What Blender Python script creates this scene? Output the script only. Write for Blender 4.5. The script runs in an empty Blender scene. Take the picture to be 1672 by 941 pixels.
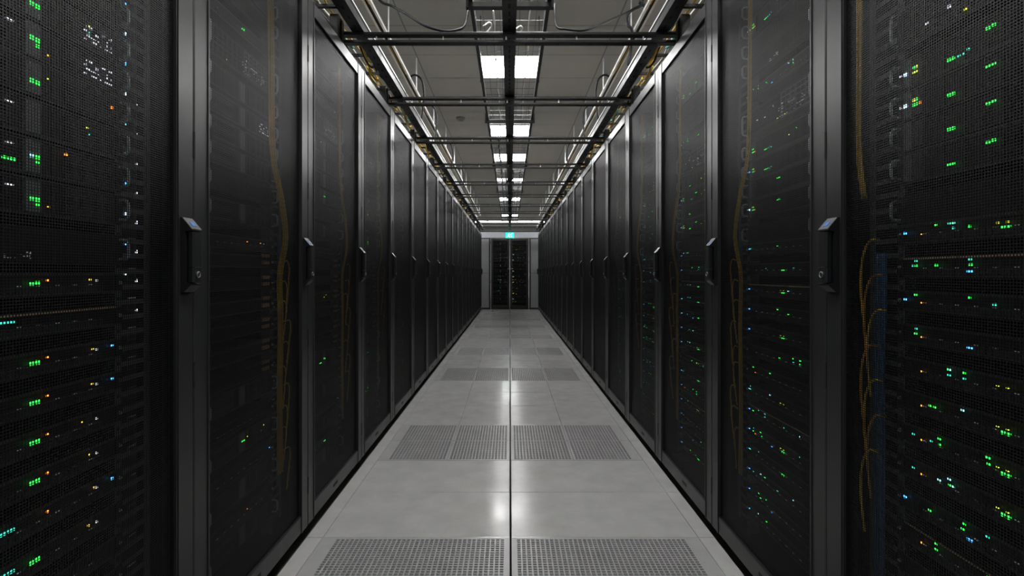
import bpy, math, random
from mathutils import Vector

random.seed(11)
S = bpy.context.scene
COL = S.collection
PI = math.pi
CAM_Z = 1.11          # camera height
W = 0.85              # door plane of both rows, from the aisle's middle
PITCH = 0.80          # cabinet width
Y0 = 0.617            # near end of the rows
NCAB = 19
Y_END = Y0 + NCAB * PITCH
CEIL = 3.21

# ------------------------------------------------------------------ materials
def mat(name, col, rough=0.5, metal=0.0, spec=0.5, noise=None, bump=None, emit=None, estr=0.0, coat=0.0, rnoise=None):
    m = bpy.data.materials.new(name)
    m.use_nodes = True
    nt = m.node_tree
    b = nt.nodes['Principled BSDF']
    b.inputs['Base Color'].default_value = (*col, 1)
    b.inputs['Roughness'].default_value = rough
    b.inputs['Metallic'].default_value = metal
    b.inputs['Specular IOR Level'].default_value = spec
    b.inputs['Coat Weight'].default_value = coat
    if noise or bump or rnoise:
        tc = nt.nodes.new('ShaderNodeTexCoord')
    if noise:
        sc, lo, hi, stretch = noise
        mp = nt.nodes.new('ShaderNodeMapping')
        mp.inputs['Scale'].default_value = stretch
        nt.links.new(tc.outputs['Object'], mp.inputs['Vector'])
        n = nt.nodes.new('ShaderNodeTexNoise')
        n.inputs['Scale'].default_value = sc
        n.inputs['Detail'].default_value = 6
        n.inputs['Roughness'].default_value = 0.62
        nt.links.new(mp.outputs['Vector'], n.inputs['Vector'])
        r = nt.nodes.new('ShaderNodeValToRGB')
        r.color_ramp.elements[0].position = 0.3
        r.color_ramp.elements[1].position = 0.7
        r.color_ramp.elements[0].color = (*[c * lo for c in col], 1)
        r.color_ramp.elements[1].color = (*[min(1, c * hi) for c in col], 1)
        nt.links.new(n.outputs['Fac'], r.inputs['Fac'])
        nt.links.new(r.outputs['Color'], b.inputs['Base Color'])
    if rnoise:
        sc, lo, hi = rnoise
        n = nt.nodes.new('ShaderNodeTexNoise')
        n.inputs['Scale'].default_value = sc
        n.inputs['Detail'].default_value = 4
        nt.links.new(tc.outputs['Object'], n.inputs['Vector'])
        mr = nt.nodes.new('ShaderNodeMapRange')
        mr.inputs['From Min'].default_value = 0.3
        mr.inputs['From Max'].default_value = 0.7
        mr.inputs['To Min'].default_value = lo
        mr.inputs['To Max'].default_value = hi
        nt.links.new(n.outputs['Fac'], mr.inputs['Value'])
        nt.links.new(mr.outputs['Result'], b.inputs['Roughness'])
    if bump:
        sc, st = bump
        n = nt.nodes.new('ShaderNodeTexNoise')
        n.inputs['Scale'].default_value = sc
        n.inputs['Detail'].default_value = 5
        nt.links.new(tc.outputs['Object'], n.inputs['Vector'])
        bp = nt.nodes.new('ShaderNodeBump')
        bp.inputs['Strength'].default_value = st
        bp.inputs['Distance'].default_value = 0.002
        nt.links.new(n.outputs['Fac'], bp.inputs['Height'])
        nt.links.new(bp.outputs['Normal'], b.inputs['Normal'])
    if emit:
        b.inputs['Emission Color'].default_value = (*emit, 1)
        b.inputs['Emission Strength'].default_value = estr
    return m

ONE = (1, 1, 1)
M = {
    'powder':  mat('black_powder_coat', (.0165, .017, .018), .34, 0, .5, rnoise=(9, .31, .38)),
    'mesh':    mat('perforated_steel', (.0045, .0045, .005), .46, 0, .25),
    'inner':   mat('cabinet_interior', (.006, .006, .0065), .65, 0, .15, noise=(6, .8, 1.2, ONE)),
    'gap':     mat('plinth_gap', (.075, .073, .06), .7, noise=(5, .7, 1.3, ONE)),
    'rail':    mat('mounting_rail_steel', (.10, .105, .115), .45, .3),
    'manager': mat('grey_manager_plastic', (.085, .09, .10), .5),
    'chassis': mat('server_black', (.005, .005, .0055), .5, 0, .18, noise=(30, .8, 1.2, ONE)),
    'grille':  mat('server_grille_grey', (.042, .042, .045), .5, 0, .2),
    'grey':    mat('server_grey_panel', (.13, .135, .145), .5),
    'steel':   mat('ear_handle_steel', (.50, .55, .58), .35, .6),
    'white':   mat('white_label', (.80, .80, .88), .5),
    'tan':     mat('tan_port_and_edge_sheen', (.36, .25, .14), .55),  # tan of the fibre ports, also the painted reflection on lid edges
    'grip':    mat('handle_plastic', (.008, .0085, .010), .42, 0, .3),
    'bevel':   mat('handle_bevel', (.10, .10, .115), .32, .3),
    'chrome':  mat('lock_chrome', (.32, .33, .35), .38, 1),
    'badge':   mat('blue_badge', (.02, .16, .55), .35),
    'strut':   mat('black_strut', (.010, .0105, .0115), .42, .1, .45, rnoise=(14, .36, .5)),
    'matte':   mat('matte_black_steel', (.009, .009, .010), .75, 0, .12),
    'slot':    mat('strut_slot', (.004, .004, .004), .8),
    'alu':     mat('galvanised_channel', (.93, .94, .95), .35, .2, noise=(12, .85, 1.1, ONE)),
    'wire':    mat('basket_wire', (.16, .165, .17), .4, .6),
    'floor':   mat('raised_floor_tile', (.54, .54, .53), .15, 0, .5, noise=(7, .90, 1.07, (1, 1, 1)), bump=(28, .02), rnoise=(3.5, .13, .19)),
    'perf':    mat('perforated_tile_steel', (.46, .46, .46), .27, 0, .5, noise=(9, .93, 1.06, ONE)),
    'under':   mat('underfloor_dark', (.018, .018, .018), .8),
    'ceil':    mat('ceiling_tile', (.54, .54, .525), .85, noise=(4, .97, 1.03, ONE)),
    'tbar':    mat('ceiling_grid_bar', (.26, .26, .25), .6),
    'wall':    mat('painted_wall', (.42, .42, .42), .8, noise=(2, .95, 1.05, ONE)),
    'panelgrey': mat('grey_infill_panel', (.23, .235, .245), .55, noise=(3, .95, 1.05, ONE)),
    'header':  mat('grey_header_panel', (.42, .44, .47), .5),
    'lightframe': mat('light_frame', (.75, .75, .75), .5),
    'diffuser': mat('light_diffuser', (.9, .9, .9), .5, emit=(1.0, .995, .985), estr=34.0),
    'yellow':  mat('yellow_fibre', (.78, .50, .035), .45),
    'orange':  mat('orange_fibre', (.75, .32, .04), .45),
    'blue':    mat('blue_patch_lead', (.035, .11, .24), .45),
    'teal':    mat('teal_fibre', (.06, .30, .32), .45),
    'blackcable': mat('black_cable', (.010, .012, .014), .5, 0, .25),
    'whitecable': mat('white_cable', (.62, .62, .6), .45),
    'signgreen': mat('exit_sign_green', (.0, .45, .32), .4, emit=(.01, .80, .58), estr=1.15),
    'signwhite': mat('exit_sign_white', (.9, .9, .9), .4, emit=(.85, 1, .95), estr=1.6),
    'detector': mat('detector_grey', (.20, .20, .19), .5),
}
LEDC = {'green': ((.03, 1, .08), 3.0), 'teal': ((.05, .85, .60), 1.4), 'cyan': ((.35, .95, 1.0), 2.2), 'blue': ((.06, .35, 1.0), 5.0),
        'ice': ((.45, .75, 1.0), 7.0), 'orange': ((1.0, .24, .02), 4.0), 'yellow': ((.75, .85, .05), 2.5), 'amber': ((.9, .5, .05), 2.0),
        'white': ((.85, .85, 1.0), 1.5), 'red': ((1, .06, .02), 2.0)}
M['signgreen'].cycles.emission_sampling = 'NONE'
M['signwhite'].cycles.emission_sampling = 'NONE'
for k, (c, s) in LEDC.items():
    M['led_' + k] = mat('led_' + k, tuple(x * .3 for x in c), .4, emit=c, estr=s)
    M['led_' + k].cycles.emission_sampling = 'NONE'

# ------------------------------------------------------------------ mesh builder
class MB:
    def __init__(s):
        s.v, s.f, s.mi, s.mats = [], [], [], []
    def m(s, key):
        if key not in s.mats: s.mats.append(key)
        return s.mats.index(key)
    def quad(s, pts, k):
        b = len(s.v); s.v += [tuple(p) for p in pts]; s.f.append(tuple(range(b, b + len(pts)))); s.mi.append(s.m(k))
    def box(s, x0, x1, y0, y1, z0, z1, k, skip=''):
        b = len(s.v)
        s.v += [(x, y, z) for z in (z0, z1) for y in (y0, y1) for x in (x0, x1)]
        F = {'b': (0, 2, 3, 1), 't': (4, 5, 7, 6), 'f': (0, 1, 5, 4), 'k': (2, 6, 7, 3), 'l': (0, 4, 6, 2), 'r': (1, 3, 7, 5)}
        mi = s.m(k)
        for q, f in F.items():
            if q in skip: continue
            s.f.append(tuple(b + i for i in f)); s.mi.append(mi)
    def cbox(s, x0, x1, y0, y1, z0, z1, k, c=.003):
        """box with its four vertical-axis-independent long edges chamfered: an octagonal section extruded along z"""
        p = [(x0 + c, y0), (x1 - c, y0), (x1, y0 + c), (x1, y1 - c), (x1 - c, y1), (x0 + c, y1), (x0, y1 - c), (x0, y0 + c)]
        s.extrude([(a, b, z0) for a, b in p], (0, 0, z1 - z0), k)
    def extrude(s, pts, vec, k, kside=None):
        """pts: a closed planar loop whose normal points against vec's side"""
        n = len(pts); b = len(s.v)
        s.v += [tuple(p) for p in pts] + [tuple(p[i] + vec[i] for i in range(3)) for p in pts]
        mi = s.m(k); ms = s.m(kside or k)
        s.f.append(tuple(b + i for i in reversed(range(n)))); s.mi.append(mi)
        s.f.append(tuple(b + n + i for i in range(n))); s.mi.append(mi)
        for i in range(n):
            j = (i + 1) % n
            s.f.append((b + i, b + j, b + n + j, b + n + i)); s.mi.append(ms)
    def tube(s, pts, r, k, sides=7, cap=True):
        pts = [Vector(p) for p in pts]
        rings = []
        up = None
        for i, p in enumerate(pts):
            t = (pts[min(i + 1, len(pts) - 1)] - pts[max(i - 1, 0)]).normalized()
            if up is None:
                up = Vector((0, 0, 1)) if abs(t.z) < .9 else Vector((1, 0, 0))
            a = t.cross(up); a.normalize(); bb = a.cross(t); up = bb
            b0 = len(s.v)
            for q in range(sides):
                an = 2 * PI * q / sides
                s.v.append(tuple(p + (a * math.cos(an) + bb * math.sin(an)) * r))
            rings.append(b0)
        mi = s.m(k)
        for i in range(len(rings) - 1):
            for q in range(sides):
                w = (q + 1) % sides
                s.f.append((rings[i] + q, rings[i + 1] + q, rings[i + 1] + w, rings[i] + w)); s.mi.append(mi)
        if cap:
            s.f.append(tuple(rings[0] + q for q in range(sides))); s.mi.append(mi)
            s.f.append(tuple(rings[-1] + q for q in reversed(range(sides)))); s.mi.append(mi)
    def lathe(s, prof, centre, axis, k, n=16):
        """prof: (radius, height) pairs along axis"""
        ax = Vector(axis).normalized(); u = Vector((1, 0, 0)) if abs(ax.x) < .9 else Vector((0, 1, 0))
        a = ax.cross(u).normalized(); bb = ax.cross(a)
        rings = []
        for r, h in prof:
            b0 = len(s.v)
            for q in range(n):
                an = 2 * PI * q / n
                s.v.append(tuple(Vector(centre) + ax * h + (a * math.cos(an) + bb * math.sin(an)) * r))
            rings.append(b0)
        mi = s.m(k)
        for i in range(len(rings) - 1):
            for q in range(n):
                w = (q + 1) % n
                s.f.append((rings[i] + q, rings[i] + w, rings[i + 1] + w, rings[i + 1] + q)); s.mi.append(mi)
        s.f.append(tuple(rings[0] + q for q in reversed(range(n)))); s.mi.append(mi)
        s.f.append(tuple(rings[-1] + q for q in range(n))); s.mi.append(mi)
    def data(s, name, smooth=False):
        me = bpy.data.meshes.new(name)
        me.from_pydata(s.v, [], s.f)
        for k in s.mats: me.materials.append(M[k])
        me.polygons.foreach_set('material_index', s.mi)
        if smooth: me.polygons.foreach_set('use_smooth', [True] * len(s.f))
        me.update()
        return me

def link(name, me, parent=None, loc=(0, 0, 0), rot=0, label=None):
    o = bpy.data.objects.new(name, me)
    COL.objects.link(o)
    o.location = loc; o.rotation_euler = (0, 0, rot)
    if parent is not None: o.parent = parent
    if label: o['label'] = label
    return o

def tag(o, label, cat, group=None):
    o['label'] = label; o['category'] = cat; o['kind'] = 'thing'
    if group: o['group'] = group
    return o

def struct(o):
    o['kind'] = 'structure'; return o

def smooth_path(pts, n=6):
    P = [Vector(p) for p in pts]
    P = [P[0] * 2 - P[1]] + P + [P[-1] * 2 - P[-2]]
    out = []
    for i in range(1, len(P) - 2):
        a, b, c, d = P[i - 1:i + 3]
        for j in range(n):
            t = j / n
            out.append(.5 * ((2 * b) + (c - a) * t + (2 * a - 5 * b + 4 * c - d) * t * t + (3 * b - a - 3 * c + d) * t ** 3))
    out.append(P[-2])
    return out

ORD = ['first', 'second', 'third', 'fourth', 'fifth', 'sixth', 'seventh', 'eighth', 'ninth', 'tenth', 'eleventh', 'twelfth', 'thirteenth',
       'fourteenth', 'fifteenth', 'sixteenth', 'seventeenth', 'eighteenth', 'nineteenth', 'twentieth']
def ordinal(i):
    if i < 20: return ORD[i]
    return 'twenty-' + ORD[i - 20]

# ------------------------------------------------------------------ the setting
seams = [-1.5, -.6, 0.0, .6, 1.45, 2.21, 2.667, 3.12, 3.484, 3.85, 4.40, 4.90, 5.42, 6.16, 6.64, 7.12, 7.84, 8.38, 8.92, 9.50, 10.08, 10.65,
         11.23, 11.75, 12.27, 12.73, 13.4, 14.1, 14.55, 15.3, 16.1]
PERF = {(1.45, 2.21): 1, (3.12, 3.484): 2, (3.484, 3.85): 2, (5.42, 6.16): 2, (7.12, 7.84): 2, (8.92, 9.50): 2, (10.65, 11.23): 2, (12.27, 12.73): 2, (14.1, 14.55): 2}
G = .0022
EDGE = .858
fl = MB()
CX = .003
def tile(x0, x1, y0, y1):
    c = .0015
    z = 0.0
    fl.quad([(x0 + c, y0 + c, z), (x1 - c, y0 + c, z), (x1 - c, y1 - c, z), (x0 + c, y1 - c, z)], 'floor')
    for a, b in (((x0, y0), (x1, y0)), ((x1, y0), (x1, y1)), ((x1, y1), (x0, y1)), ((x0, y1), (x0, y0))):
        def inn(p): return (p[0] + (c if p[0] == x0 else -c), p[1] + (c if p[1] == y0 else -c), z)
        fl.quad([(*a, z - .0015), (*b, z - .0015), inn(b), inn(a)], 'floor')
        fl.quad([(*a, z - .03), (*b, z - .03), (*b, z - .0015), (*a, z - .0015)], 'floor')
for y0, y1 in zip(seams[:-1], seams[1:]):
    p = PERF.get((y0, y1))
    for s in (-1, 1):
        cols = [(.788, EDGE)]
        if not p:
            cols += [(.004, .376), (.376, .788)] if y0 >= 3.85 else [(.004, .788)]
        for a, b in cols:
            g0 = .0007 if a > .1 else 0
            x0, x1 = (a + g0, b - .0007) if s > 0 else (-b + .0007, -a - g0)
            tile(x0 + CX, x1 + CX, y0 + G * .8, y1 - G * .8)
# sub-floor, the slab under the cabinets and the dark slot along each row
fl.quad([(-4, -1.5, -.16), (4, -1.5, -.16), (4, 24, -.16), (-4, 24, -.16)], 'under')
for s in (-1, 1):
    xs = sorted((s * .90, s * 4))
    fl.box(xs[0], xs[1], -1.5, 24, -.15, 0, 'gap')
    xs = sorted((s * .862, s * .90))
    fl.box(xs[0], xs[1], -1.5, 16.1, -.15, -.012, 'gap')
fl.box(-.9, .9, 16.1, 24, -.15, 0, 'gap')
struct(link('floor', fl.data('floor')))

def perforated(w, d, border):
    """a plate w wide, d deep, its holes cut right through, origin at its near left corner on the floor"""
    b = MB()
    x0, x1, y0, y1 = border[0], w - border[1], border[2], d - border[3]
    nx = round((x1 - x0) / .0195); ny = round((y1 - y0) / .0165)
    px, py = (x1 - x0) / nx, (y1 - y0) / ny
    xs = [0.0] + [v for i in range(nx) for v in (x0 + (i + .15) * px, x0 + (i + .85) * px)] + [w]
    ys = [0.0] + [v for i in range(ny) for v in (y0 + (i + .17) * py, y0 + (i + .83) * py)] + [d]
    t = -.008
    for i in range(len(xs) - 1):
        for j in range(len(ys) - 1):
            a, c, e, g = xs[i], xs[i + 1], ys[j], ys[j + 1]
            if i % 2 and j % 2:
                b.quad([(a, e, 0), (a, e, t), (c, e, t), (c, e, 0)], 'perf')
                b.quad([(a, g, 0), (c, g, 0), (c, g, t), (a, g, t)], 'perf')
                b.quad([(a, e, 0), (a, g, 0), (a, g, t), (a, e, t)], 'perf')
                b.quad([(c, e, 0), (c, e, t), (c, g, t), (c, g, 0)], 'perf')
            else:
                b.quad([(a, e, 0), (c, e, 0), (c, g, 0), (a, g, 0)], 'perf')
    b.box(0, w, 0, .004, -.03, 0, 'perf', 't'); b.box(0, w, d - .004, d, -.03, 0, 'perf', 't')
    b.box(0, .004, 0, d, -.03, 0, 'perf', 't'); b.box(w - .004, w, 0, d, -.03, 0, 'perf', 't')
    return b.data('perforated_tile')
rows = sorted(PERF)
for ri, (y0, y1) in enumerate(rows):
    n = PERF[(y0, y1)]
    d = y1 - y0 - 2 * G
    for s in (-1, 1):
        cells = [(.004, .786)] if n == 1 else [(.004, .375), (.377, .786)]
        for ci, (a, b_) in enumerate(cells):
            w = b_ - a
            inner, outer = (.020, .060) if n == 1 else ((.016, .010) if ci == 0 else (.010, .060))
            dy = (.03, .012) if n == 1 else ((.015, .004) if ri == 1 else ((.004, .015) if ri == 2 else (.015, .015)))
            me = perforated(w, d, (inner, outer, *dy) if s > 0 else (outer, inner, *dy))
            x = (a if s > 0 else -b_) + CX
            o = link('perforated_floor_tile', me, None, (x, y0 + G, 0))
            side = 'right' if s > 0 else 'left'
            where = '' if n == 1 else (' beside the middle seam' if ci == 0 else ' by the cabinets')
            tag(o, f'grey perforated floor tile, {ordinal(ri)} vented row, {side} half{where}', 'floor tile', 'perforated floor tiles down the aisle')

ce = MB()
gx = [-3.9 + .6 * i for i in range(14)]
gy = [5.07 + .6 * i for i in range(-11, 32)]
LX = (-1.8, 0.0, 1.8)
LY = [.27, 2.67, 5.07, 7.47, 9.27, 11.67, 14.67, 18.87]
for a in gx[:-1]:
    for b_ in gy[:-1]:
        if any(abs(a + .3 - fx) < .05 and abs(b_ - 21.27) < .05 for fx in (-1.2, -.6, 0, .6, 1.2)): continue
        if any(abs(a + .3 - lx) < .05 for lx in LX) and any(abs(b_ - ly) < .05 for ly in LY): continue
        g = .006
        ce.quad([(a + g, b_ + g, CEIL), (a + g, b_ + .6 - g, CEIL), (a + .6 - g, b_ + .6 - g, CEIL), (a + .6 - g, b_ + g, CEIL)], 'ceil')
for a in gx:
    ce.box(a - .010, a + .010, gy[0], gy[-1], CEIL + .002, CEIL + .03, 'tbar')
for b_ in gy:
    ce.box(gx[0], gx[-1], b_ - .010, b_ + .010, CEIL + .0025, CEIL + .028, 'tbar')
ce.quad([(-4, -1.6, CEIL + .05), (-4, 24.1, CEIL + .05), (4, 24.1, CEIL + .05), (4, -1.6, CEIL + .05)], 'ceil')
struct(link('ceiling', ce.data('ceiling')))
def wallbox(name, *a):
    b = MB(); b.box(*a, 'wall'); struct(link(name, b.data(name)))
wallbox('wall_left', -4.1, -4.0, -1.6, 24.1, -.16, CEIL + .06)
wallbox('wall_right', 4.0, 4.1, -1.6, 24.1, -.16, CEIL + .06)
wallbox('wall_near', -4, 4, -1.6, -1.5, -.16, CEIL + .06)
wallbox('wall_far', -4, 4, 24, 24.1, -.16, CEIL + .06)

# grey infill panels, header and end of the aisle
YE = 16.12
def endpanel(name, x0, x1):
    b = MB()
    b.box(x0, x1, YE, YE + .04, .05, 1.10, 'panelgrey')
    b.box(x0, x1, YE, YE + .04, 1.106, 2.155, 'panelgrey')
    b.box(x0, x1, YE + .01, YE + .05, 0, 2.17, 'powder')
    b.box(min(x0, x1) if x0 > 0 else max(x0, x1) - .05, (min(x0, x1) + .05) if x0 > 0 else max(x0, x1), YE - .006, YE, .03, 2.17, 'powder')
    struct(link(name, b.data(name)))
endpanel('wall_end_left', -1.0, -.59)
endpanel('wall_end_right', .59, 1.0)
b = MB()
b.box(-1.3, 1.3, YE - .01, YE + .06, 2.185, 2.365, 'header')
b.box(-1.3, 1.3, YE - .018, YE + .06, 2.172, 2.185, 'powder')
b.box(-1.3, 1.3, YE - .02, YE + .07, 2.365, 2.378, 'strut')
struct(link('trim_1', b.data('trim_1')))

# ------------------------------------------------------------------ ceiling lights
lf = MB()
for x0, x1, y0, y1 in ((-.297, -.28, -.297, .297), (.28, .297, -.297, .297), (-.28, .28, -.297, -.28), (-.28, .28, .28, .297)):
    lf.box(x0, x1, y0, y1, -.004, .03, 'lightframe')
lf.quad([(-.29, -.29, .029), (-.29, .29, .029), (.29, .29, .029), (.29, -.29, .029)], 'lightframe')
lf = lf.data('light_frame')
FAR = [(x, 21.27) for x in (-1.2, -.6, 0, .6, 1.2)]
ld = MB(); ld.box(-.28, .28, -.28, .28, 0, .012, 'diffuser'); ld = ld.data('light_diffuser')
for li, ly in enumerate(LY):
    for lx in LX:
        e = link('ceiling_light', None, None, (lx, ly + .3, CEIL))
        where = 'above the aisle' if lx == 0 else ('beyond the left cabinets' if lx < 0 else 'beyond the right cabinets')
        tag(e, f'square white ceiling light panel {where}, {ordinal(li)} from the near end', 'ceiling light', 'ceiling light panels')
        link('frame', lf, e); link('diffuser', ld, e)
for k, (fx, fy) in enumerate(FAR):
    e = link('ceiling_light', None, None, (fx, fy + .3, CEIL))
    tag(e, f'square white ceiling light far beyond the aisle end, {ordinal(k)} from left in its row', 'ceiling light', 'far row of ceiling lights')
    link('frame', lf, e); link('diffuser', ld, e)

# ------------------------------------------------------------------ server cabinets
def cabinet_meshes(width, hand, H=2.29):
    hw = width / 2
    D = {}
    b = MB()                                            # carcass: thin sides, top, back, floor
    x = hw - .003
    for s in (-1, 1):
        a, c = sorted((s * x, s * (x - .004)))
        b.box(a, c, .028, 1.05, .05, H - .02, 'inner')
        a, c = sorted((s * x, s * (x - .035)))
        b.box(a, c, .028, .062, .05, H - .02, 'powder')   # corner post
    b.box(-x, x, .028, 1.05, H - .02, H, 'powder')
    b.box(-x, x, .028, .06, H - .075, H - .02, 'powder')
    b.box(-x, x, 1.045, 1.05, .05, H - .02, 'inner')
    b.box(-x, x, .028, 1.05, .05, .075, 'inner')
    D['carcass'] = b.data('carcass')
    b = MB()                                            # recessed plinth
    b.box(-x, x, .065, 1.04, .0, .05, 'gap')
    D['plinth'] = b.data('plinth')
    b = MB()
    b.lathe([(.018, 0), (.020, .006), (.012, .010), (.009, .05)], (0, .045, 0), (0, 0, 1), 'grip', 12)
    D['foot'] = b.data('levelling_foot')
    # door: four members with small chamfers
    b = MB()
    st, top, bot, z0, z1, dx = .068, .062, .070, .048, H, hw - .002
    zt = z1 - .004
    def hbar(za, zb):
        c = .003
        p = [(-dx + st, za), (-dx + st, zb)]
        sec = [(c, za), (.024, za), (.024, zb), (c, zb), (0, zb - c), (0, za + c)]
        b.extrude([(-dx + st, y, z) for y, z in sec], (2 * (dx - st), 0, 0), 'powder')
    for s in (-1, 1):
        a, c = sorted((s * dx, s * (dx - st)))
        b.cbox(a, c, 0, .024, z0, zt, 'powder')
        # raised lip on the inner edge of the stile
        a, c = sorted((s * (dx - st), s * (dx - st + .006)))
        b.box(a, c, -.003, .0, z0 + .0, zt, 'powder')
    hbar(z0, z0 + bot); hbar(zt - top, zt)
    # slotted pulls in the bottom rail
    b.box(-hand * .05 - .03, -hand * .05 + .03, -.0015, .001, z0 + .030, z0 + .042, 'slot')
    D['door'] = b.data('cabinet_door')
    # perforated sheet: a lattice of real strips
    b = MB()
    X0, X1, Z0, Z1 = -dx + st - .004, dx - st + .004, z0 + bot - .004, zt - top + .004
    px, pz, bw = .0060, .0055, .0009
    n = int((X1 - X0) / px); px = (X1 - X0) / n
    for i in range(n + 1):
        xx = X0 + i * px
        b.box(xx - bw, xx + bw, .0100, .0107, Z0, Z1, 'mesh', 'bt')
    n = int((Z1 - Z0) / pz); pz = (Z1 - Z0) / n
    for i in range(n + 1):
        zz = Z0 + i * pz
        b.box(X0, X1, .0101, .0106, zz - bw, zz + bw, 'mesh', 'lr')
    D['mesh'] = b.data('mesh_panel')
    # handle: escutcheon with sloped ends, swing lever, lock
    hx = hand * (dx - .036)
    b = MB()
    za, zb, yo = 1.060, 1.254, -.031
    w2 = .023
    prof = [(0, za), (0, zb), (-.006, zb), (yo, zb - .030), (yo, zb - .034), (-.014, zb - .036), (-.014, za + .024), (yo + .002, za + .021), (yo + .002, za + .018), (-.010, za)]
    b.extrude([(hx - w2, y, z) for y, z in prof], (2 * w2, 0, 0), 'grip')
    D['handle'] = b.data('door_handle')
    b = MB()
    b.quad([(hx - w2 + .003, -.0062, zb + .0002), (hx + w2 - .003, -.0062, zb + .0002), (hx + w2 - .003, yo, zb - .0295), (hx - w2 + .003, yo, zb - .0295)], 'bevel')
    b.quad([(hx - w2 + .003, -.0062, zb - .003), (hx - w2 + .003, yo, zb - .0325), (hx + w2 - .003, yo, zb - .0325), (hx + w2 - .003, -.0062, zb - .003)], 'bevel')
    D['bevel'] = b.data('handle_cap')
    b = MB()
    q = [(.30, .40), (.72, .40), (.72, .72), (.30, .72)]
    def bp(u, v, off): return (hx - w2 + .003 + u * (2 * w2 - .006), -.0062 + v * (yo + .0062) - off * .7, zb - v * .0297 + off)
    b.extrude([bp(u, v, .0003) for u, v in q], (0, -.0006, .0008), 'badge')
    D['badge'] = b.data('handle_badge')
    b = MB()
    lw = .0175
    b.cbox(hx - lw, hx + lw, yo - .003, -.0145, zb - .128, zb - .037, 'grip', .005)
    b.cbox(hx - lw, hx + lw, yo - .003, -.0145, za + .026, zb - .1295, 'grip', .005)
    b.box(hx - lw + .003, hx + lw - .003, yo - .0036, yo - .0026, zb - .1295, zb - .1282, 'bevel')
    D['lever'] = b.data('handle_lever')
    b = MB()
    b.lathe([(.0085, 0), (.0085, .002), (.0068, .003), (.0064, .0018)], (hx, yo - .003, za + .046), (0, -1, 0), 'chrome', 18)
    b.box(hx - .001, hx + .001, yo - .0056, yo - .005, za + .041, za + .051, 'grip')
    D['lock'] = b.data('lock_cylinder')
    b = MB()
    b.lathe([(.0032, 0), (.0032, .07)], (-hand * (dx + .0005), .0005, 0), (0, 0, 1), 'slot', 10)
    D['hinge'] = b.data('door_hinge')
    # mounting rails and cable managers
    for s, kk in ((-1, 'rail_a'), (1, 'rail_b')):
        b = MB()
        a, c = sorted((s * .2445, s * .2245))
        b.box(a, c, .080, .082, .09, H - .09, 'rail')
        a, c = sorted((s * .2445, s * .2425))
        b.box(a, c, .082, .125, .09, H - .09, 'rail')
        z = .12
        while z < H - .12:
            b.box(s * .234 - .004, s * .234 + .004, .0790, .0805, z, z + .008, 'slot'); z += .0257
        D[kk] = b.data('mounting_rail')
    if width > .7:
        for s, kk in ((-1, 'man_a'), (1, 'man_b')):
            b = MB()
            a, c = sorted((s * .352, s * .372))
            b.box(a, c, .10, .103, .10, H - .1, 'manager')
            a, c = sorted((s * .262, s * .272))
            b.box(a, c, .10, .103, .10, H - .1, 'manager')
            z = .12
            while z < H - .12:                                   # ladder of bridges leaves square windows
                a, c = sorted((s * .272, s * .352))
                b.box(a, c, .1003, .1027, z, z + .012, 'manager'); z += .038
            D[kk] = b.data('cable_manager')
    return D

CM = {(.8, -1): cabinet_meshes(.8, -1), (.8, 1): cabinet_meshes(.8, 1), (.578, 1): cabinet_meshes(.578, 1, 2.165), (.578, -1): cabinet_meshes(.578, -1, 2.165)}

def cabinet(width, hand, loc, rot, label, group, near):
    D = CM[(width, hand)]
    e = tag(link('server_cabinet', None, None, loc, rot), label, 'server cabinet', group)
    link('carcass', D['carcass'], e); link('plinth', D['plinth'], e)
    hw = width / 2
    for s in (-1, 1): link('levelling_foot', D['foot'], e, (s * (hw - .05), 0, 0))
    d = link('door', D['door'], e)
    link('mesh_panel', D['mesh'], d); link('door_handle', D['handle'], d); link('handle_lever', D['lever'], d)
    link('handle_cap', D['bevel'], d, label='silver-grey sloped cap'); link('lock_cylinder', D['lock'], d, label='round chrome lock')
    link('handle_badge', D['badge'], d, label='small blue badge')
    for z in (.18, .80, 1.42, 2.0): link('hinge', D['hinge'], d, (0, 0, z))
    if near:
        link('mounting_rail', D['rail_a'], e); link('mounting_rail', D['rail_b'], e)
        if width > .7: link('cable_manager', D['man_a'], e); link('cable_manager', D['man_b'], e)
    return e

CAB = {}
for i in range(NCAB):
    yc = Y0 + PITCH * (i + .5)
    for s in (-1, 1):
        side = 'right' if s > 0 else 'left'
        pos = ('nearest' if i == 0 else ('farthest' if i == NCAB - 1 else ordinal(i) + ' from the near end' if i else ''))
        pos = 'nearest of' if i == 0 else (ordinal(i) + ' from the near end of')
        CAB[(s, i)] = (Vector((s * W, yc, 0)), -PI / 2 * s)
        cabinet(.8, -s, (s * W, yc, 0), -PI / 2 * s, f'black server cabinet with mesh door, {pos} the {side} row', f'server cabinets in the {side} row', i < 8)
for s in (-1, 1):
    loc = Vector((s * .291 - .002, YE - .04, 0))
    CAB[(s, 'end')] = (loc, 0.0)
    cabinet(.578, -s, loc, 0, f'black server cabinet closing the aisle end, {"right" if s > 0 else "left"} one under the green sign', 'cabinets at the aisle end', True)

# ------------------------------------------------------------------ rack equipment
FY = .075                                              # front plane of the equipment behind the door
LED = {}
for k in LEDC:
    b = MB(); b.box(-.5, .5, -.35, .35, -.5, .5, 'led_' + k); LED[k] = b.data('status_light_' + k)
SC = 1.0
def leds(parent, spec):
    sc = SC
    if SC == .7: spec = [(random.choice(('white', 'white', 'amber', 'teal', 'yellow')), x, z, w, h) for (k, x, z, w, h) in spec if abs(x) > .1 or random.random() < .4]
    for (k, x, z, w, h) in spec:
        o = link('status_light', LED[k], parent, (x, -.0016, z))
        o.scale = (w * sc * (1.9 if SC == .7 else 1), .004, h * sc * (1.9 if SC == .7 else 1))

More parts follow.
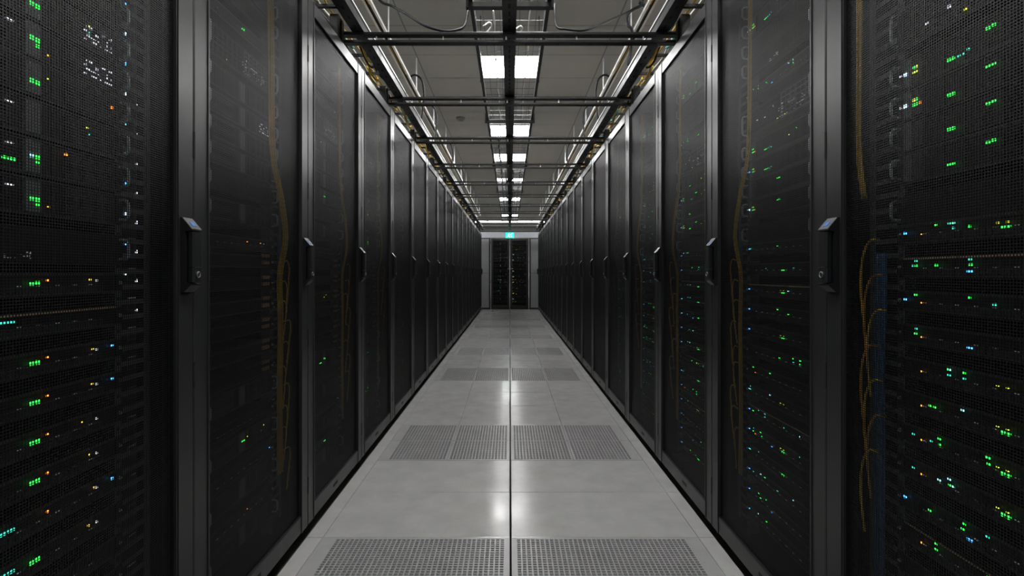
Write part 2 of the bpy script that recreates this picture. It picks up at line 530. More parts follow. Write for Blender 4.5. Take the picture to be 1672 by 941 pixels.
def ear(s, h):
    b = MB()
    a, c = sorted((s * .2195, s * .2415))
    b.box(a, c, 0, .003, .002, h - .002, 'chassis')
    r = .0032
    x = s * .2300
    z0, z1 = .012, h - .012
    if z1 - z0 > .03:
        b.tube(smooth_path([(x, .001, z0), (x, -.015, z0 + .001), (x, -.021, z0 + .007), (x, -.022, (z0 + z1) / 2), (x, -.021, z1 - .007), (x, -.015, z1 - .001), (x, .001, z1)], 3), r, 'steel', 6)
    else:
        b.lathe([(.004, 0), (.004, .004)], (x, 0, h / 2), (0, -1, 0), 'steel', 8)
    return b.data('rack_ear', False)
EARS = {}
def ears(parent, h):
    for s in (-1, 1):
        if (s, h) not in EARS: EARS[(s, h)] = ear(s, h)
        link('rack_ear', EARS[(s, h)], parent)

def chassis(h, deep=.55, grooves=True):
    b = MB()
    b.box(-.219, .219, .004, deep, 0, h, 'chassis')
    b.box(-.219, .219, 0, .004, 0, .003, 'grille'); b.box(-.219, .219, 0, .004, h - .003, h, 'grille')
    if grooves:
        for i in range(9): b.box(-.216 + i * .0535, -.2145 + i * .0535, .001, .004, .004, h - .004, 'grille')
    return b.data('chassis')
def grille(x0, x1, z0, z1, n, m, key='grille'):
    b = MB()
    for i in range(n + 1):
        x = x0 + (x1 - x0) * i / n; b.box(x - .0011, x + .0011, -.001, .003, z0, z1, key)
    for j in range(m + 1):
        z = z0 + (z1 - z0) * j / m; b.box(x0, x1, -.0006, .003, z - .0011, z + .0011, key)
    return b.data('drive_grille')
def plate(x0, x1, z0, z1, key, y=-.001):
    b = MB(); b.box(x0, x1, y, .004, z0, z1, key); return b.data('panel')
def marks(x0, x1, z0, z1, n, key='white'):
    """a patch of little pale dashes, as on connector labels"""
    b = MB(); r = random.Random(n * 7 + int(x0 * 1000))
    for i in range(n):
        x = r.uniform(x0, x1); z = z0 + (z1 - z0) * (r.randrange(4) + .5) / 4
        w = r.uniform(.002, .008); b.box(x, min(x1, x + w), -.0015, .002, z, z + r.choice((.0015, .0025, .004)), key)
    return b.data('label_plate')
h2, h1, h3 = .070, .044, .098
EQ = {
    'c2': chassis(h2), 'c1': chassis(h1, .4, False), 'c3': chassis(h3),
    'gr_l': grille(.08, .20, .006, .062, 22, 8), 'gr_m': grille(-.19, -.05, .006, .062, 22, 8), 'gr_s': grille(.03, .20, .006, .062, 30, 8, 'chassis'),
    'ctl_c': plate(-.012, .022, .004, .066, 'grey'), 'ctl_l': plate(-.2185, -.196, .004, .066, 'grey'),
    'ctl_b': plate(-.19, -.165, .006, .064, 'grille'),
    'mk_a': marks(.125, .205, .012, .050, 34, 'led_white'), 'mk_b': marks(-.06, .0, .006, .02, 12), 'mk_c': marks(.0, .17, .008, .05, 30),  # the first set of marks emits white
    'lid_sheen': plate(-.217, .217, h1 - .0035, h1 - .0005, 'tan', -.002),  # tan strip stands in for the reflection along the lid's top edge
    'ports': None, 'gr_3': grille(-.20, .0, .008, .09, 24, 5), 'gr_3b': grille(.02, .2, .008, .09, 6, 5, 'grey'),
    'blank': None, 'patch': None,
}
b = MB()
for i in range(24):
    x = -.16 + i * .0142
    b.box(x, x + .0115, -.001, .004, .006, .018, 'grille'); b.box(x + .002, x + .0095, -.0015, .0, .008, .016, 'slot')
    if i % 3 == 0: b.box(x, x + .010, -.0022, -.001, .019, .0203, 'white')
EQ['ports'] = b.data('port_block')
b = MB()
b.box(-.219, .219, 0, .004, 0, h2, 'chassis')
for i in range(30): b.box(-.2 + i * .0136, -.192 + i * .0136, -.0005, .001, .012, h2 - .012, 'inner')
b.box(-.219, .219, .004, .02, 0, .004, 'chassis'); b.box(-.219, .219, .004, .02, h2 - .004, h2, 'chassis')
EQ['blank'] = b.data('blank_face')
b = MB()
for i in range(4):
    for j in range(2):
        x = .152 + i * .0128; z = .012 + j * .026
        b.box(x, x + .010, -.004, .004, z, z + .013, 'tan')
EQ['patch'] = b.data('fibre_port')

def rnd(a, b): return random.uniform(a, b)
def make_server(loc, rot, kind, row, bright, z):
    """kind: one of server, storage, switch, blank, patch; returns the top-level object"""
    if kind == 'server':
        e = link('rack_server', None, None, loc, rot)
        link('chassis', EQ['c2'], e); ears(e, h2)
        L = []
        if row < 0:
            link('drive_grille', EQ['gr_l'], e); link('control_panel', EQ['ctl_c'], e, label='pale grey control strip')
            if random.random() < .6: link('drive_grille', EQ['gr_m'], e)
            if random.random() < bright:
                c = random.choice(('green', 'green', 'green', 'cyan'))
                zz = rnd(.028, .042)
                L += [(c, .0, zz, .006, .008), ('green', .0125, zz - .001, .007, .008)]
                if random.random() < .3: L += [('green', .0125, zz - .012, .005, .006)]
                if random.random() < .3: L += [('green', -.055, .02, .008, .005), ('green', -.04, .02, .014, .005)]
            L += [('white', -.045, .05, .014, .003)] if random.random() < bright else []
            if random.random() < .35 * bright: L += [('amber', .037, .018, .004, .003)]
            if random.random() < .3 * bright: L += [('yellow', .035, .045, .004, .003)]
            if random.random() < .35 * bright: L += [('orange', .079, .055, .006, .005)]
            if random.random() < .4 * bright: L += [('yellow', .13 + rnd(0, .03), .05, .004, .003), ('teal', .14, .035, .004, .004)]
            if random.random() < .3 * bright: L += [('orange', .205, .04, .005, .005)]
        else:
            link('control_panel', EQ['ctl_l'], e, label='pale grey control strip'); link('drive_cover', EQ['ctl_b'], e)
            link('drive_grille', EQ['gr_s'], e)
            if random.random() < bright:
                L += [('ice' if random.random() < .6 else 'blue', -.212, .035, .008, .007)]
                L += [('white', -.228, .036, .005, .004)]
                L += [(random.choice(('green', 'yellow', 'green')), -.186 + .009 * (q % 2), .030 + .011 * (q // 2), .006, .006) for q in range(4)]
                if random.random() < .6: L += [('orange', -.168, .030, .004, .005)]
            if random.random() < bright: L += [('green', -.090, .020, .007, .006), ('green', -.080, .020, .006, .006)]
            if random.random() < .6 * bright: L += [('teal', -.066 + .011 * q, .018 + rnd(0, .006), .005, .004) for q in range(3)]
            if random.random() < .8 * bright: L += [('green', .0, .045, .007, .005), ('green', .012, .046, .006, .005)]
            if random.random() < .5 * bright: L += [('yellow', .075, .03, .005, .004), ('green', .12, .04, .006, .005)]
        if row < 0 and ((loc.y < 1.2 and min(abs(z - q) for q in (1.528, 1.602)) < .01) or (1.2 < loc.y < 2 and abs(z - 1.615) < .01)): link('label_plate', EQ['mk_a'], e, label='glowing white marks')
        leds(e, L)
        return e, 'black rack server', 'server', h2
    if kind == 'storage':
        e = link('storage_array', None, None, loc, rot)
        link('chassis', EQ['c3'], e); ears(e, h3)
        link('drive_grille', EQ['gr_3'], e); link('drive_carrier', EQ['gr_3b'], e, label='pale grey drive carriers')
        link('label_plate', EQ['mk_c'], e, label='white label marks')
        L = [('white', -.15 + .06 * q, .05 + rnd(-.02, .02), .006, .006) for q in range(4) if random.random() < bright]
        L += [('yellow', -.1 + .05 * q, .012, .005, .004) for q in range(4) if random.random() < .6 * bright]
        leds(e, L)
        return e, 'tall storage array with grey drive carriers', 'storage array', h3
    if kind == 'switch':
        e = link('network_switch', None, None, loc, rot)
        link('chassis', EQ['c1'], e); ears(e, h1); link('port_block', EQ['ports'], e)
        L = []
        if row < 0:
            if random.random() < bright: L += [('green', .0, .024, .006, .007), ('green', .0125, .025, .007, .008)]
            if random.random() < .5 * bright: L += [('teal', -.09 + .016 * q, .03, .012, .005) for q in range(4)]
            if random.random() < .7 * bright: L += [('orange', .035, .03, .005, .004)]
            if random.random() < .8 * bright: L += [('amber', .14 + rnd(-.02, .02), .03, .004, .004), ('white', .16, .028, .004, .004)]
            if random.random() < .5 * bright: L += [('blue', .205, .03, .006, .005)]
        else:
            if random.random() < (.25 if SC == 1 else .9): L += [('blue', -.213, .025, .006, .006)]
            for q in range(random.randint(3, 6)):
                x = random.choice((-.205, -.19, -.18, -.14, -.125, -.115, -.09, -.08, -.055, -.04, .0, .012, .04, .07, .1, .14))
                for zz in (.026, .037):
                    if random.random() < .62 * bright: L += [(random.choice(('green', 'green', 'teal', 'teal', 'cyan', 'green')), x + rnd(-.002, .002), zz, .006, .005)]
            if random.random() < .5 * bright: L += [('orange', -.165, .02, .005, .004)]
            if random.random() < .6 * bright: L += [('yellow', .02 + .02 * q, .027, .004, .003) for q in range(2)]
            if random.random() < .4 * bright: L += [('green', .03, .018, .008, .006), ('green', .042, .018, .007, .006)]
            if random.random() < .3 * bright: L += [('blue', -.04, .012, .012, .004)]
        leds(e, L)
        if random.random() < .2: link('lid_edge_sheen', EQ['lid_sheen'], e, label='painted tan reflection along the lid edge')
        return e, 'thin black network switch', 'network switch', h1
    if kind == 'patch':
        e = link('fibre_patchbay', None, None, loc, rot)
        link('chassis', EQ['c1'], e); ears(e, h1); link('fibre_port', EQ['patch'], e, label='row of tan fibre ports')
        if random.random() < .6 * bright: leds(e, [('amber', .0, .02, .005, .004), ('yellow', .03, .03, .004, .004)])
        return e, 'thin black fibre patchbay with tan ports', 'patchbay', h1
    e = link('filler_plate', None, None, loc, rot)
    link('panel_face', EQ['blank'], e); ears(e, h2)
    if random.random() < .4 * bright: link('label_plate', EQ['mk_b'], e, label='white label marks')
    return e, 'plain dark vented filler panel', 'filler panel', h2

LAY_R = [(2.085, 'blank'), (2.01, 'server'), (1.93, 'blank'), (1.855, 'blank'), (1.77, 'switch'), (1.632, 'storage'), (1.538, 'server'), (1.464, 'server'), (1.392, 'server'), (1.318, 'server'),
         (1.222, 'blank')] + [(1.178 - .077 * k, 'switch') for k in range(14)]
LAY_L = [(2.085, 'blank'), (2.04, 'switch'), (1.935, 'storage'), (1.84, 'blank'), (1.762, 'server'), (1.682, 'server'), (1.602, 'server'), (1.528, 'server'), (1.454, 'server'), (1.378, 'server'), (1.302, 'server'), (1.224, 'server'),
         (1.13, 'blank')] + [(1.065 - .077 * k, 'switch') for k in range(13)]
LAY_L1 = [(2.085, 'blank'), (2.01, 'blank'), (1.93, 'switch'), (1.795, 'storage'), (1.70, 'server'), (1.615, 'server'), (1.535, 'server'), (1.455, 'server'), (1.37, 'blank'), (1.28, 'server'),
          (1.19, 'switch')] + [(1.13 - .08 * k, 'patch' if k < 6 else ('switch' if k % 2 else 'server')) for k in range(13)]
LAY_E = [(1.98 - .085 * k, ('server', 'switch', 'server', 'patch')[k % 4]) for k in range(22)]
WHERE = {0: 'nearest'}
SER = 0
def fill(key, lay, bright, cabname, row, take=None):
    loc, rot = CAB[key]
    global SC
    SC = 1.0 if key[1] == 0 else (.7 if key[1] == 'end' else .68)
    for n, (z, kind) in enumerate(lay):
        if take and n not in take: continue
        c, s = math.cos(rot), math.sin(rot)
        p = loc + Vector((-s * FY, c * FY, z))
        e, what, cat, h = make_server(p, rot, kind, row, bright, z)
        tag(e, f'{what}, {ordinal(n)} from the top in the {cabname} cabinet', cat, f'equipment in the {cabname} cabinet')
for s, lay in ((1, LAY_R), (-1, LAY_L)):
    side = 'right' if s > 0 else 'left'
    br = {1: [.85, .62, .5, .4, .3], -1: [.85, .16, .12, .15, .15]}[s]
    for i in range(5):
        L = LAY_L1 if (s < 0 and i > 0) else lay
        nm = f'nearest {side}-row' if i == 0 else f'{ordinal(i)} {side}-row'
        fill((s, i), L, br[i], nm, s)
for i in (5, 6):
    fill((1, i), LAY_R, .5, f'{ordinal(i)} right-row', 1, take=range(5, 24, 2))
for s in (-1, 1):
    fill((s, 'end'), LAY_E, .6, f'{"right" if s > 0 else "left"} aisle-end', s)

# ------------------------------------------------------------------ power strips in the left cabinets
def power_strip():
    D = {}
    b = MB(); b.box(-.024, .024, 0, .05, 0, 1.75, 'chassis')
    for z in (0, 1.745): b.box(-.026, .026, -.003, .05, z, z + .008, 'grille')
    D['body'] = b.data('strip_body')
    b = MB()
    b.box(-.016, .016, -.003, 0, 0, .030, 'grille'); b.box(-.011, .011, -.0036, -.002, .004, .026, 'slot'); b.box(-.013, .013, -.0040, -.003, .031, .033, 'white')
    D['out'] = b.data('outlet')
    return D
PS = power_strip()
for i in range(4):
    loc, rot = CAB[(-1, i)]
    c, s = math.cos(rot), math.sin(rot)
    x = .318
    e = link('power_strip', None, None, loc + Vector((c * x - s * .112, s * x + c * .112, .30)), rot)
    tag(e, f'black vertical power strip with outlets in the {"nearest" if i == 0 else ordinal(i)} left-row cabinet', 'power strip', 'vertical power strips')
    link('strip_body', PS['body'], e)
    for k in range(22):
        link('outlet', PS['out'], e, (0, 0, .04 + .075 * k))
        if i == 0 and k > 8:
            o = link('status_light', LED['blue' if k % 2 else 'ice'], e, (-.019, -.002, .058 + .075 * k)); o.scale = (.005, .004, .006)
            o = link('status_light', LED['white'], e, (.019, -.002, .04 + .075 * k)); o.scale = (.005, .004, .008)

# ------------------------------------------------------------------ cables inside the cabinets
def cable(name, key, pts, r, keym, label, group, n=6):
    loc, rot = CAB[key]
    b = MB(); b.tube(smooth_path(pts, n), r, keym, 6)
    o = link(name, b.data(name, True), None, loc, rot)
    tag(o, label, 'cable', group)
    return o
def cab_name(s, i): return ('nearest' if i == 0 else ordinal(i)) + (' right-row' if s > 0 else ' left-row')
def in_cab(s, i, runs=2, loops=8, blues=3, top=2.18):
    f = -s                                               # towards the far side of that cabinet
    cn = cab_name(s, i)
    for k in range(runs):
        d = k * .019
        y = .040
        z1 = 1.25
        pts = [(f * (.12 + d), y, top), (f * (.128 + d), y, 1.93), (f * (.132 + d), y, 1.66), (f * (.145 + d), y - .004, 1.52), (f * (.20 + d), y - .006, 1.40), (f * (.268 + d), y + .006, z1),
               (f * (.285 + d), y + .036, 1.1), (f * (.292 + d), y + .036, .9), (f * (.284 + d), y + .036, .62), (f * (.29 + d), y + .036, .3)]
        cable('fibre_cable', (s, i), pts, .0036, 'yellow', f'yellow fibre cable hanging down behind the {cn} mesh door', f'yellow fibre cables in the {cn} cabinet')
    for k in range(loops):
        z = 1.16 - k * .083 + rnd(-.01, .01)
        o = rnd(.0, .02)
        q = (k % 3) * .008 - .014
        pts = [(f * .247, .050 + q, z), (f * (.262 + o), .044 + q, z + .003), (f * (.282 + o), .045 + q, z - .025), (f * (.290 + o * .5), .05 + q, z - .08), (f * (.294 - o * .5), .055 + q, z - .17)]
        cable('fibre_lead', (s, i), pts, .0026, 'yellow' if k % 4 else 'orange', f'short curved fibre lead looping beside equipment in the {cn} cabinet', f'looped fibre leads in the {cn} cabinet')
    for k in range(blues):
        d = k * .011
        pts = [(f * (.315 + d), .09, 1.28 - .02 * k), (f * (.312 + d), .088, 1.05), (f * (.318 + d), .09, .8), (f * (.308 + d), .088, .55), (f * (.312 + d), .09, .25)]
        cable('patch_lead', (s, i), pts, .0032, 'blue', f'dark blue patch lead hanging in the side of the {cn} cabinet', f'blue patch leads in the {cn} cabinet')
in_cab(-1, 1, 3, 10, 3)
in_cab(-1, 2, 2, 8, 2)
in_cab(-1, 3, 1, 5, 1)
in_cab(1, 1, 2, 9, 3)
in_cab(1, 2, 2, 8, 2)
in_cab(1, 3, 2, 6, 1)
in_cab(1, 4, 1, 6, 1)
in_cab(1, 5, 1, 6, 0)
for k in range(2):
    d = .012 * k
    cable('fibre_cable', (1, 0), [(-.315 - d, .045, 2.1), (-.318 - d, .04, 1.8), (-.324 - d, .042, 1.6), (-.335 - d, .05, 1.42), (-.33 - d, .06, 1.3)], .0036, 'yellow',
          'yellow fibre cable hanging down behind the nearest right-row mesh door', 'yellow fibre cables in the nearest right-row cabinet')
for k in range(7):
    z = 1.19 - .085 * k; q = (k % 3) * .008 - .014
    cable('fibre_lead', (1, 0), [(-.247, .05 + q, z), (-.272, .043 + q, z - .004), (-.300, .045 + q, z - .05), (-.312, .05 + q, z - .13), (-.306, .055 + q, z - .22)], .0028, 'orange' if k % 2 else 'yellow',
          'short curved fibre lead looping beside equipment in the nearest right-row cabinet', 'looped fibre leads in the nearest right-row cabinet')
for k in range(4):
    d = .009 * k
    cable('patch_lead', (1, 0), [(-.280 - d, .075, 1.16), (-.274 - d, .07, 1.0), (-.284 - d, .072, .85), (-.276 - d, .07, .7), (-.282 - d, .07, .3)], .0032, 'blue',
          'dark blue patch lead hanging in the side of the nearest right-row cabinet', 'blue patch leads in the nearest right-row cabinet')

# ------------------------------------------------------------------ overhead steelwork
BY = [1.65, 2.82, 3.86, 5.0, 6.2, 7.4, 8.6, 9.8, 11.0, 12.2, 13.4, 14.6, 15.7]
def channel(x0, x1, z0, z1, yd):
    b = MB(); c = .002
    sec = [(c, z0), (yd - c, z0), (yd, z0 + c), (yd, z1 - c), (yd - c, z1), (c, z1), (0, z1 - c), (0, z0 + c)]
    b.extrude([(x0, y, z) for y, z in sec], (x1 - x0, 0, 0), 'strut')
    n = 14                                              # slots along the underside
    for i in range(n):
        x = x0 + (x1 - x0) * (i + .5) / n
        b.box(x - .006, x + .006, yd * .42, yd * .58, z0 - .0004, z0 + .001, 'slot')
    return b.data('channel')
lowc, upc = channel(-1.22, 1.22, 0, .015, .044), channel(-1.22, 1.22, .042, .0575, .044)
b = MB()
b.lathe([(.008, -.003), (.008, 0), (.004, .001), (.004, .026)], (0, .022, .0155), (0, 0, 1), 'alu', 8)
spc = b.data('spacer_bolt')
b = MB(); b.box(-.03, .03, -.005, .049, -.055, -.047, 'strut'); b.box(-.012, .012, .01, .034, -.047, 0, 'strut'); bft = b.data('beam_foot')
for i, y in enumerate(BY):
    e = tag(link('cross_beam', None, None, (0, y, 2.345)), f'black double steel channel crossing the aisle overhead, {ordinal(i)} from the near end', 'cross beam', 'overhead cross beams')
    link('lower_channel', lowc, e); link('upper_channel', upc, e)
    for x in (-1.10, 1.10): link('beam_foot', bft, e, (x, 0, 0))
    for x in (-1.15, -.72, -.36, -.02, .36, .72, 1.15): link('spacer_bolt', spc, e, (x, 0, 0), label='pale bolt')
    for s in (-1, 1):
        side = 'right' if s > 0 else 'left'
        b = MB()                                        # U-shaped stand on the cabinet roof beside the beam
        for q in (0, .07):
            b.box(-.021, .021, q - .016, q + .016, .006, .150, 'strut')
        b.box(-.030, .030, -.012, .082, 0, .006, 'strut')
        b.box(-.021, .021, -.006, .076, .148, .156, 'strut')
        o = link('tray_stand', b.data('tray_stand'), None, (s * .905, y - .100, 2.29))
        tag(o, f'black bracket stand on the {side} cabinets beside the {ordinal(i)} cross beam', 'bracket', 'bracket stands under the trays')
YA, YB = 1.3, 15.95
for s in (-1, 1):
    side = 'right' if s > 0 else 'left'
    b = MB()
    a, c = sorted((s * .782, s * .846))
    b.box(a, c, YA, YB, 0, .040, 'strut')
    y = YA + .05
    while y < YB:
        b.box(a + .026, c - .026, y, y + .03, -.0005, .001, 'slot'); y += .1
    o = link('side_rail', b.data('side_rail'), None, (0, 0, 2.4035))
    tag(o, f'long black slotted rail running over the {side} cabinets\' front edge', 'rail', 'overhead side rails')
    # cable tray
    e = tag(link('cable_tray', None, None, (0, 0, 2.4475)), f'open metal ladder tray full of cables above the {side} row', 'cable tray', 'overhead ladder trays')
    for xa, xb in ((.800, .806), (1.144, 1.15)):
        b = MB(); a, c = sorted((s * xa, s * xb))
        b.box(a, c, YA, YB, 0, .046, 'matte')
        b.box(a, c, YA, YB, .046, .052, 'alu')
        a2, c2 = sorted((s * xa, s * (xa + .014 if xa < 1 else xa - .010)))
        b.box(a2, c2, YA, YB, .052, .055, 'alu')
        link('tray_side', b.data('tray_side'), e)
    b = MB(); a, c = sorted((s * .806, s * 1.144))
    b.box(a, c, 0, .022, .004, .018, 'strut'); rung = b.data('tray_rung')
    y = 1.45; 
    while y < YB - .05:
        link('tray_rung', rung, e, (0, y, 0)); y += .30
    # cables in the tray
    colours = ['yellow', 'orange', 'blackcable', 'yellow', 'whitecable', 'blackcable', 'teal', 'yellow', 'blackcable']
    word = {'yellow': 'yellow', 'orange': 'orange', 'blackcable': 'black', 'whitecable': 'white', 'teal': 'teal'}
    for k, cl in enumerate(colours):
        x = .834 + k * .0345
        pts = []; y = YA + .1
        while y < YB - .1:
            pts.append((s * (x + rnd(-.008, .008)), y, 2.4475 + .030 + rnd(0, .035))); y += .22
        b = MB(); b.tube(smooth_path(pts, 3), .008 if cl in ('blackcable', 'whitecable') else .0055, cl, 6)
        o = link('tray_cable', b.data('tray_cable', True))
        tag(o, f'{word[cl]} cable lying along the {side} ladder tray', 'cable', f'cables along the {side} ladder tray')
    # loose loops of fibre dropping from the tray onto the cabinet roofs
    for k in range(16):
        y = 1.45 + .3 * (3 + 2 * k) + .08
        if min(min(abs(y + .09 - (q - .06)) / .165, abs(y + .09 - (q + .022)) / .13) for q in BY) < 1: y += .3
        x = .96 + rnd(0, .10)
        pts = [(s * x, y, 2.462), (s * (x - .02), y + .03, 2.43), (s * (x - .03 + rnd(-.02, .02)), y + .06, 2.36), (s * (x + .02), y + .11, 2.312), (s * (x + .07), y + .15, 2.302), (s * (x + .14), y + .17, 2.299)]
        cl = ('yellow', 'yellow', 'teal', 'yellow', 'orange')[k % 5]
        b = MB(); b.tube(smooth_path(pts, 4), .0066, cl, 6)
        o = link('drop_cable', b.data('drop_cable', True))
        tag(o, f'{word[cl]} cable dropping from the {side} ladder tray onto the cabinet roofs', 'cable', f'cables dropping from the {side} tray')
    # slack loops hanging under the tray behind the rail
    for k in range(72):
        y = 1.45 + .3 * (1 + k // 2) + .10 + .09 * (k % 2)
        if min(abs(y + .15 - (q - .06)) for q in BY) < .205: continue
        if y > 12.5: break
        x = .866 + .020 * (k % 4)
        dz = rnd(.03, .05)
        pts = [(s * (x + .01), y, 2.462), (s * x, y + .03, 2.44), (s * (x + rnd(-.004, .004)), y + .09, 2.462 - dz), (s * (x + .004), y + .2, 2.462 - dz * .9), (s * x, y + .27, 2.44), (s * (x + .01), y + .30, 2.462)]
        cl = ('yellow', 'yellow', 'teal', 'yellow', 'blackcable')[k % 5]
        b = MB(); b.tube(smooth_path(pts, 4), .0068, cl, 6)
        o = link('hanging_cable', b.data('hanging_cable', True))
        tag(o, f'{word[cl]} slack cable loop hanging under the {side} ladder tray', 'cable', f'slack loops under the {side} ladder tray')
    # pale channel hung from the ceiling
    e = tag(link('hanging_channel', None, None, (0, 0, 2.84)), f'pale metal channel hung on rods above the {side} row', 'cable channel', 'hung pale channels')
    b = MB()
    for xa, xb in ((.888, .901), (.924, .937)):
        a, c = sorted((s * xa, s * xb)); b.box(a, c, YA, YB, 0, .004, 'alu')
    for xa, xb in ((.886, .889), (.936, .939)):
        a, c = sorted((s * xa, s * xb)); b.box(a, c, YA, YB, .0, .022, 'alu')
    link('channel_profile', b.data('channel_profile'), e)
    b = MB(); a, c = sorted((s * .889, s * .936)); b.box(a, c, YA, YB, .012, .020, 'strut')
    link('channel_liner', b.data('channel_liner'), e, label='black slot liner')
    b = MB(); b.tube([(s * .912, 0, .02), (s * .912, 0, CEIL - 2.84)], .0055, 'alu', 8); b.lathe([(.012, .0202), (.012, .030)], (s * .912, 0, 0), (0, 0, 1), 'strut', 6)
    rod = b.data('hanger_rod')
    y = 1.6
    while y < YB:
        link('hanger_rod', rod, e, (0, y, 0)); y += 1.18
    for k in range(6):
        y = 1.6 + k * 1.2
        pts = [(s * (.912 + .005 * math.sin(k)), y, 2.8465), (s * .917, y + .3, 2.8475), (s * .908, y + .6, 2.847)]
        b = MB(); b.tube(smooth_path(pts, 4), .0038, 'orange' if k % 2 else 'yellow', 6)
        o = link('channel_cable', b.data('channel_cable', True))
        tag(o, f'thin {"orange" if k % 2 else "yellow"} cable lying in the pale channel above the {side} row', 'cable', f'cables in the {side} pale channel')
    # cables looping up beside the channel
    for k, y in enumerate((4.75, 5.6, 7.2, 9.0)):
        pts = [(s * .915, y, 2.870), (s * .86, y + .02, 2.905), (s * .81, y + .06, 2.88), (s * .79, y + .08, 2.78), (s * .80, y + .08, 2.62), (s * .81, y + .06, 2.51)]
        b = MB(); b.tube(smooth_path(pts, 5), .009, 'blackcable', 8)
        o = link('looped_cable', b.data('looped_cable', True))
        tag(o, f'thick black cable looping from the {side} pale channel, {ordinal(k)} from the near end', 'cable', f'looped cables beside the {side} channel')

# centre strut on top of the cross beams
b = MB()
b.box(-.036, .036, YA, YB, 0, .050, 'strut')
b.box(-.036, -.030, YA, YB, -.006, 0, 'strut'); b.box(.030, .036, YA, YB, -.006, 0, 'strut')
y = YA + .04
while y < YB:
    b.box(-.005, .005, y, y + .045, -.0006, .001, 'slot'); y += .075
tag(link('centre_strut', b.data('centre_strut'), None, (-.002, 0, 2.4097)), 'black slotted steel strut running along the aisle\'s middle overhead', 'strut')

# wire basket tray
BZ = 2.66
e = tag(link('wire_basket', None, None, (0, 0, BZ)), 'long wire basket tray hanging under the ceiling along the aisle\'s middle', 'wire basket')
for s in (-1, 1):
    b = MB()
    a, c = sorted((s * .214, s * .234))
    b.box(a, c, YA, YB, 0, .045, 'strut')
    a, c = sorted((s * .208, s * .2135))
    b.box(a, c, YA, YB, .002, .008, 'alu')
    link('basket_rail', b.data('basket_rail'), e)
b = MB()
for x in (-.16, -.105, -.06, .06, .11, .16):
    b.tube([(x, YA, .006), (x, YB, .006)], .0022, 'wire', 5)
y = YA
while y < YB:
    b.tube([(-.21, y, .009), (.21, y, .009)], .0022, 'wire', 5); y += .15
link('wire_grid', b.data('wire_grid'), e)
b = MB()
b.box(-.235, .235, 0, .045, -.03, -.004, 'strut')
for s in (-1, 1):
    b.box(s * .243 - .008, s * .243 + .008, .005, .035, -.034, .06, 'strut')
brk = b.data('trapeze_bracket')
b = MB(); b.tube([(.2388, 0, .004), (.2388, 0, CEIL - BZ)], .0045, 'wire', 6); b.tube([(-.2388, 0, .004), (-.2388, 0, CEIL - BZ)], .0045, 'wire', 6)
rods = b.data('hanger_rods')
y = 3.0
while y < YB:
    link('trapeze_bracket', brk, e, (0, y, 0)); y += 2.3
for y in (1.9, 4.3, 6.6, 8.8, 10.9, 13.5, 15.6): link('hanger_rod_pair', rods, e, (0, y, 0))
for k, (x, cl, y0, y1, r) in enumerate(((-.135, 'blackcable', 6.3, 15.8, .012), (-.100, 'whitecable', 3.2, 15.8, .004), (.055, 'blackcable', 7.9, 15.8, .012), (.125, 'whitecable', 2.6, 15.8, .004), (-.066, 'blackcable', 8.3, 15.8, .014),
                                   (.16, 'blackcable', 8.1, 15.8, .010), (.092, 'blackcable', 9.9, 15.8, .009), (-.175, 'teal', 12, 15.8, .007))):
    pts = []; y = y0
    while y < y1:
        pts.append((x + rnd(-.008, .008), y, BZ + .013 + r + rnd(0, .03))); y += .16
    b = MB(); b.tube(smooth_path(pts, 3), r, cl, 6)
    o = link('basket_cable', b.data('basket_cable', True))
    wd = {'blackcable': 'thick black', 'whitecable': 'thin white', 'teal': 'teal'}[cl]
    tag(o, f'{wd} cable winding along inside the wire basket', 'cable', 'cables inside the wire basket')
for k, (x, y) in enumerate(((-.17, 3.35), (-.17, 6.0), (.03, 3.4), (.03, 5.95))):
    b = MB()
    pts = [(x, y, BZ + .02), (x + .04, y + .01, BZ + .05), (x + .05, y + .06, BZ + .045), (x + .01, y + .10, BZ + .02), (x - .03, y + .16, BZ + .022)]
    b.tube(smooth_path(pts, 4), .005, 'whitecable', 6)
    o = link('cable_stub', b.data('cable_stub', True))
    tag(o, 'short white cable end curled in the wire basket', 'cable', 'white cable ends in the wire basket')

# free black cables sagging between the channels and the basket
def free(pts, r, label):
    b = MB(); b.tube(smooth_path(pts, 7), r, 'blackcable', 7)
    tag(link('sagging_cable', b.data('sagging_cable', True)), label, 'cable')
def at(px, py, y):
    return ((px - 832.5) * y / 860, y, CAM_Z + (446 - py) * y / 860)
free([(-.915, 3.10, 2.870), (-.86, 3.10, 2.905), at(618, -2, 3.1), at(640, 10, 3.1), at(665, 24, 3.05), at(690, 40, 3.0), at(712, 48, 2.98), at(730, 51, 2.98), at(745, 49, 3.0), at(758, 42, 3.05), (-.246, 3.14, 2.69)], .008,
     'black cable sagging from the left pale channel to the wire basket')
free([(.915, 3.35, 2.867), (.86, 3.36, 2.905), at(1048, 6, 3.4), at(1030, 17, 3.35), at(1000, 31, 3.2), at(970, 44, 3.0), at(950, 50, 2.95), at(925, 48, 2.95), at(908, 42, 2.98), (.262, 3.09, 2.69)], .006,
     'thin black cable sagging from the right pale channel to the wire basket')
free([(.915, 3.5, 2.871), (.86, 3.5, 2.91), at(1048, 8, 3.5), at(1030, 18, 3.5), at(1023, 30, 3.5), at(1026, 42, 3.5), at(1032, 50, 3.5), (.815, 3.55, 2.62), (.803, 3.56, 2.512)], .010,
     'thick black cable curling down beside the right pale channel')

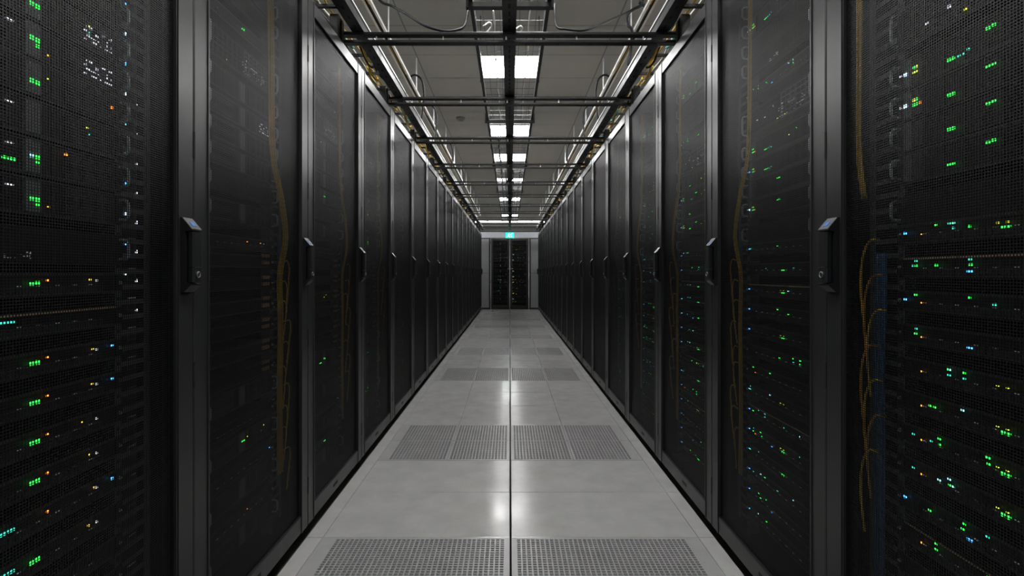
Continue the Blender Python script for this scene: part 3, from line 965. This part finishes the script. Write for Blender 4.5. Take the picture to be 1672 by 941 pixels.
# exit sign
e = tag(link('exit_sign', None, None, (-.002, YE - .06, 2.352)), 'small glowing green exit sign on the grey panel above the end cabinets', 'exit sign')
b = MB(); b.cbox(-.14, .14, 0, .045, -.178, 0, 'grip', .004); link('sign_box', b.data('sign_box'), e)
b = MB(); b.box(-.135, .135, -.003, 0, -.173, -.005, 'signgreen'); link('sign_face', b.data('sign_face'), e, label='glowing green face')
b = MB()                                               # running figure, door and arrow
def slab(pts): b.extrude([(x, -.0055, z - .09) for x, z in pts], (0, .002, 0), 'signwhite')
b.lathe([(.013, 0), (.013, .002)], (-.020, -.0055, -.09 + .052), (0, 1, 0), 'signwhite', 12)
slab([(-.030, .036), (-.052, -.008), (-.030, -.014), (-.006, .030)])
slab([(-.012, .034), (.026, .012), (.022, .002), (-.016, .020)])
slab([(-.034, .034), (-.066, .020), (-.074, -.004), (-.064, -.006), (-.056, .012), (-.034, .022)])
slab([(-.040, -.006), (-.028, -.012), (-.004, -.030), (.006, -.064), (-.008, -.066), (-.016, -.040), (-.046, -.018)])
slab([(-.052, -.006), (-.062, -.034), (-.094, -.044), (-.092, -.056), (-.050, -.046), (-.036, -.012)])
slab([(.040, -.066), (.040, .060), (.100, .060), (.100, -.066), (.092, -.066), (.092, .052), (.050, .052), (.050, -.066)])
link('pictogram', b.data('pictogram'), e, label='white running figure and doorway')

# ceiling detector
b = MB(); b.lathe([(.062, 0), (.062, .012), (.048, .03), (.030, .045), (.012, .05)], (0, 0, 0), (0, 0, -1), 'detector', 20)
tag(link('smoke_detector', b.data('smoke_detector', True), None, (-.665, 7.12, CEIL)), 'small round grey smoke detector on a ceiling tile', 'smoke detector')

# ------------------------------------------------------------------ world, camera, view
w = bpy.data.worlds.new('World'); S.world = w; w.use_nodes = True
w.node_tree.nodes['Background'].inputs[0].default_value = (0, 0, 0, 1)
cd = bpy.data.cameras.new('Camera'); co = bpy.data.objects.new('Camera', cd); COL.objects.link(co)
co.location = (0, 0, CAM_Z); co.rotation_euler = (PI / 2, 0, 0)
cd.sensor_width = 36; cd.lens = 36 * 860 / 1672
cd.shift_x = 3.5 / 1672; cd.shift_y = -24.5 / 1672
cd.clip_start = .02; cd.clip_end = 100
S.camera = co
S.view_settings.view_transform = 'Standard'
S.view_settings.look = 'None'
S.view_settings.gamma = 1
S.view_settings.use_curve_mapping = False
S.view_settings.exposure = 0.0
S.cycles.max_bounces = 8
S.cycles.diffuse_bounces = 5
S.cycles.glossy_bounces = 4
S.cycles.use_denoising = True
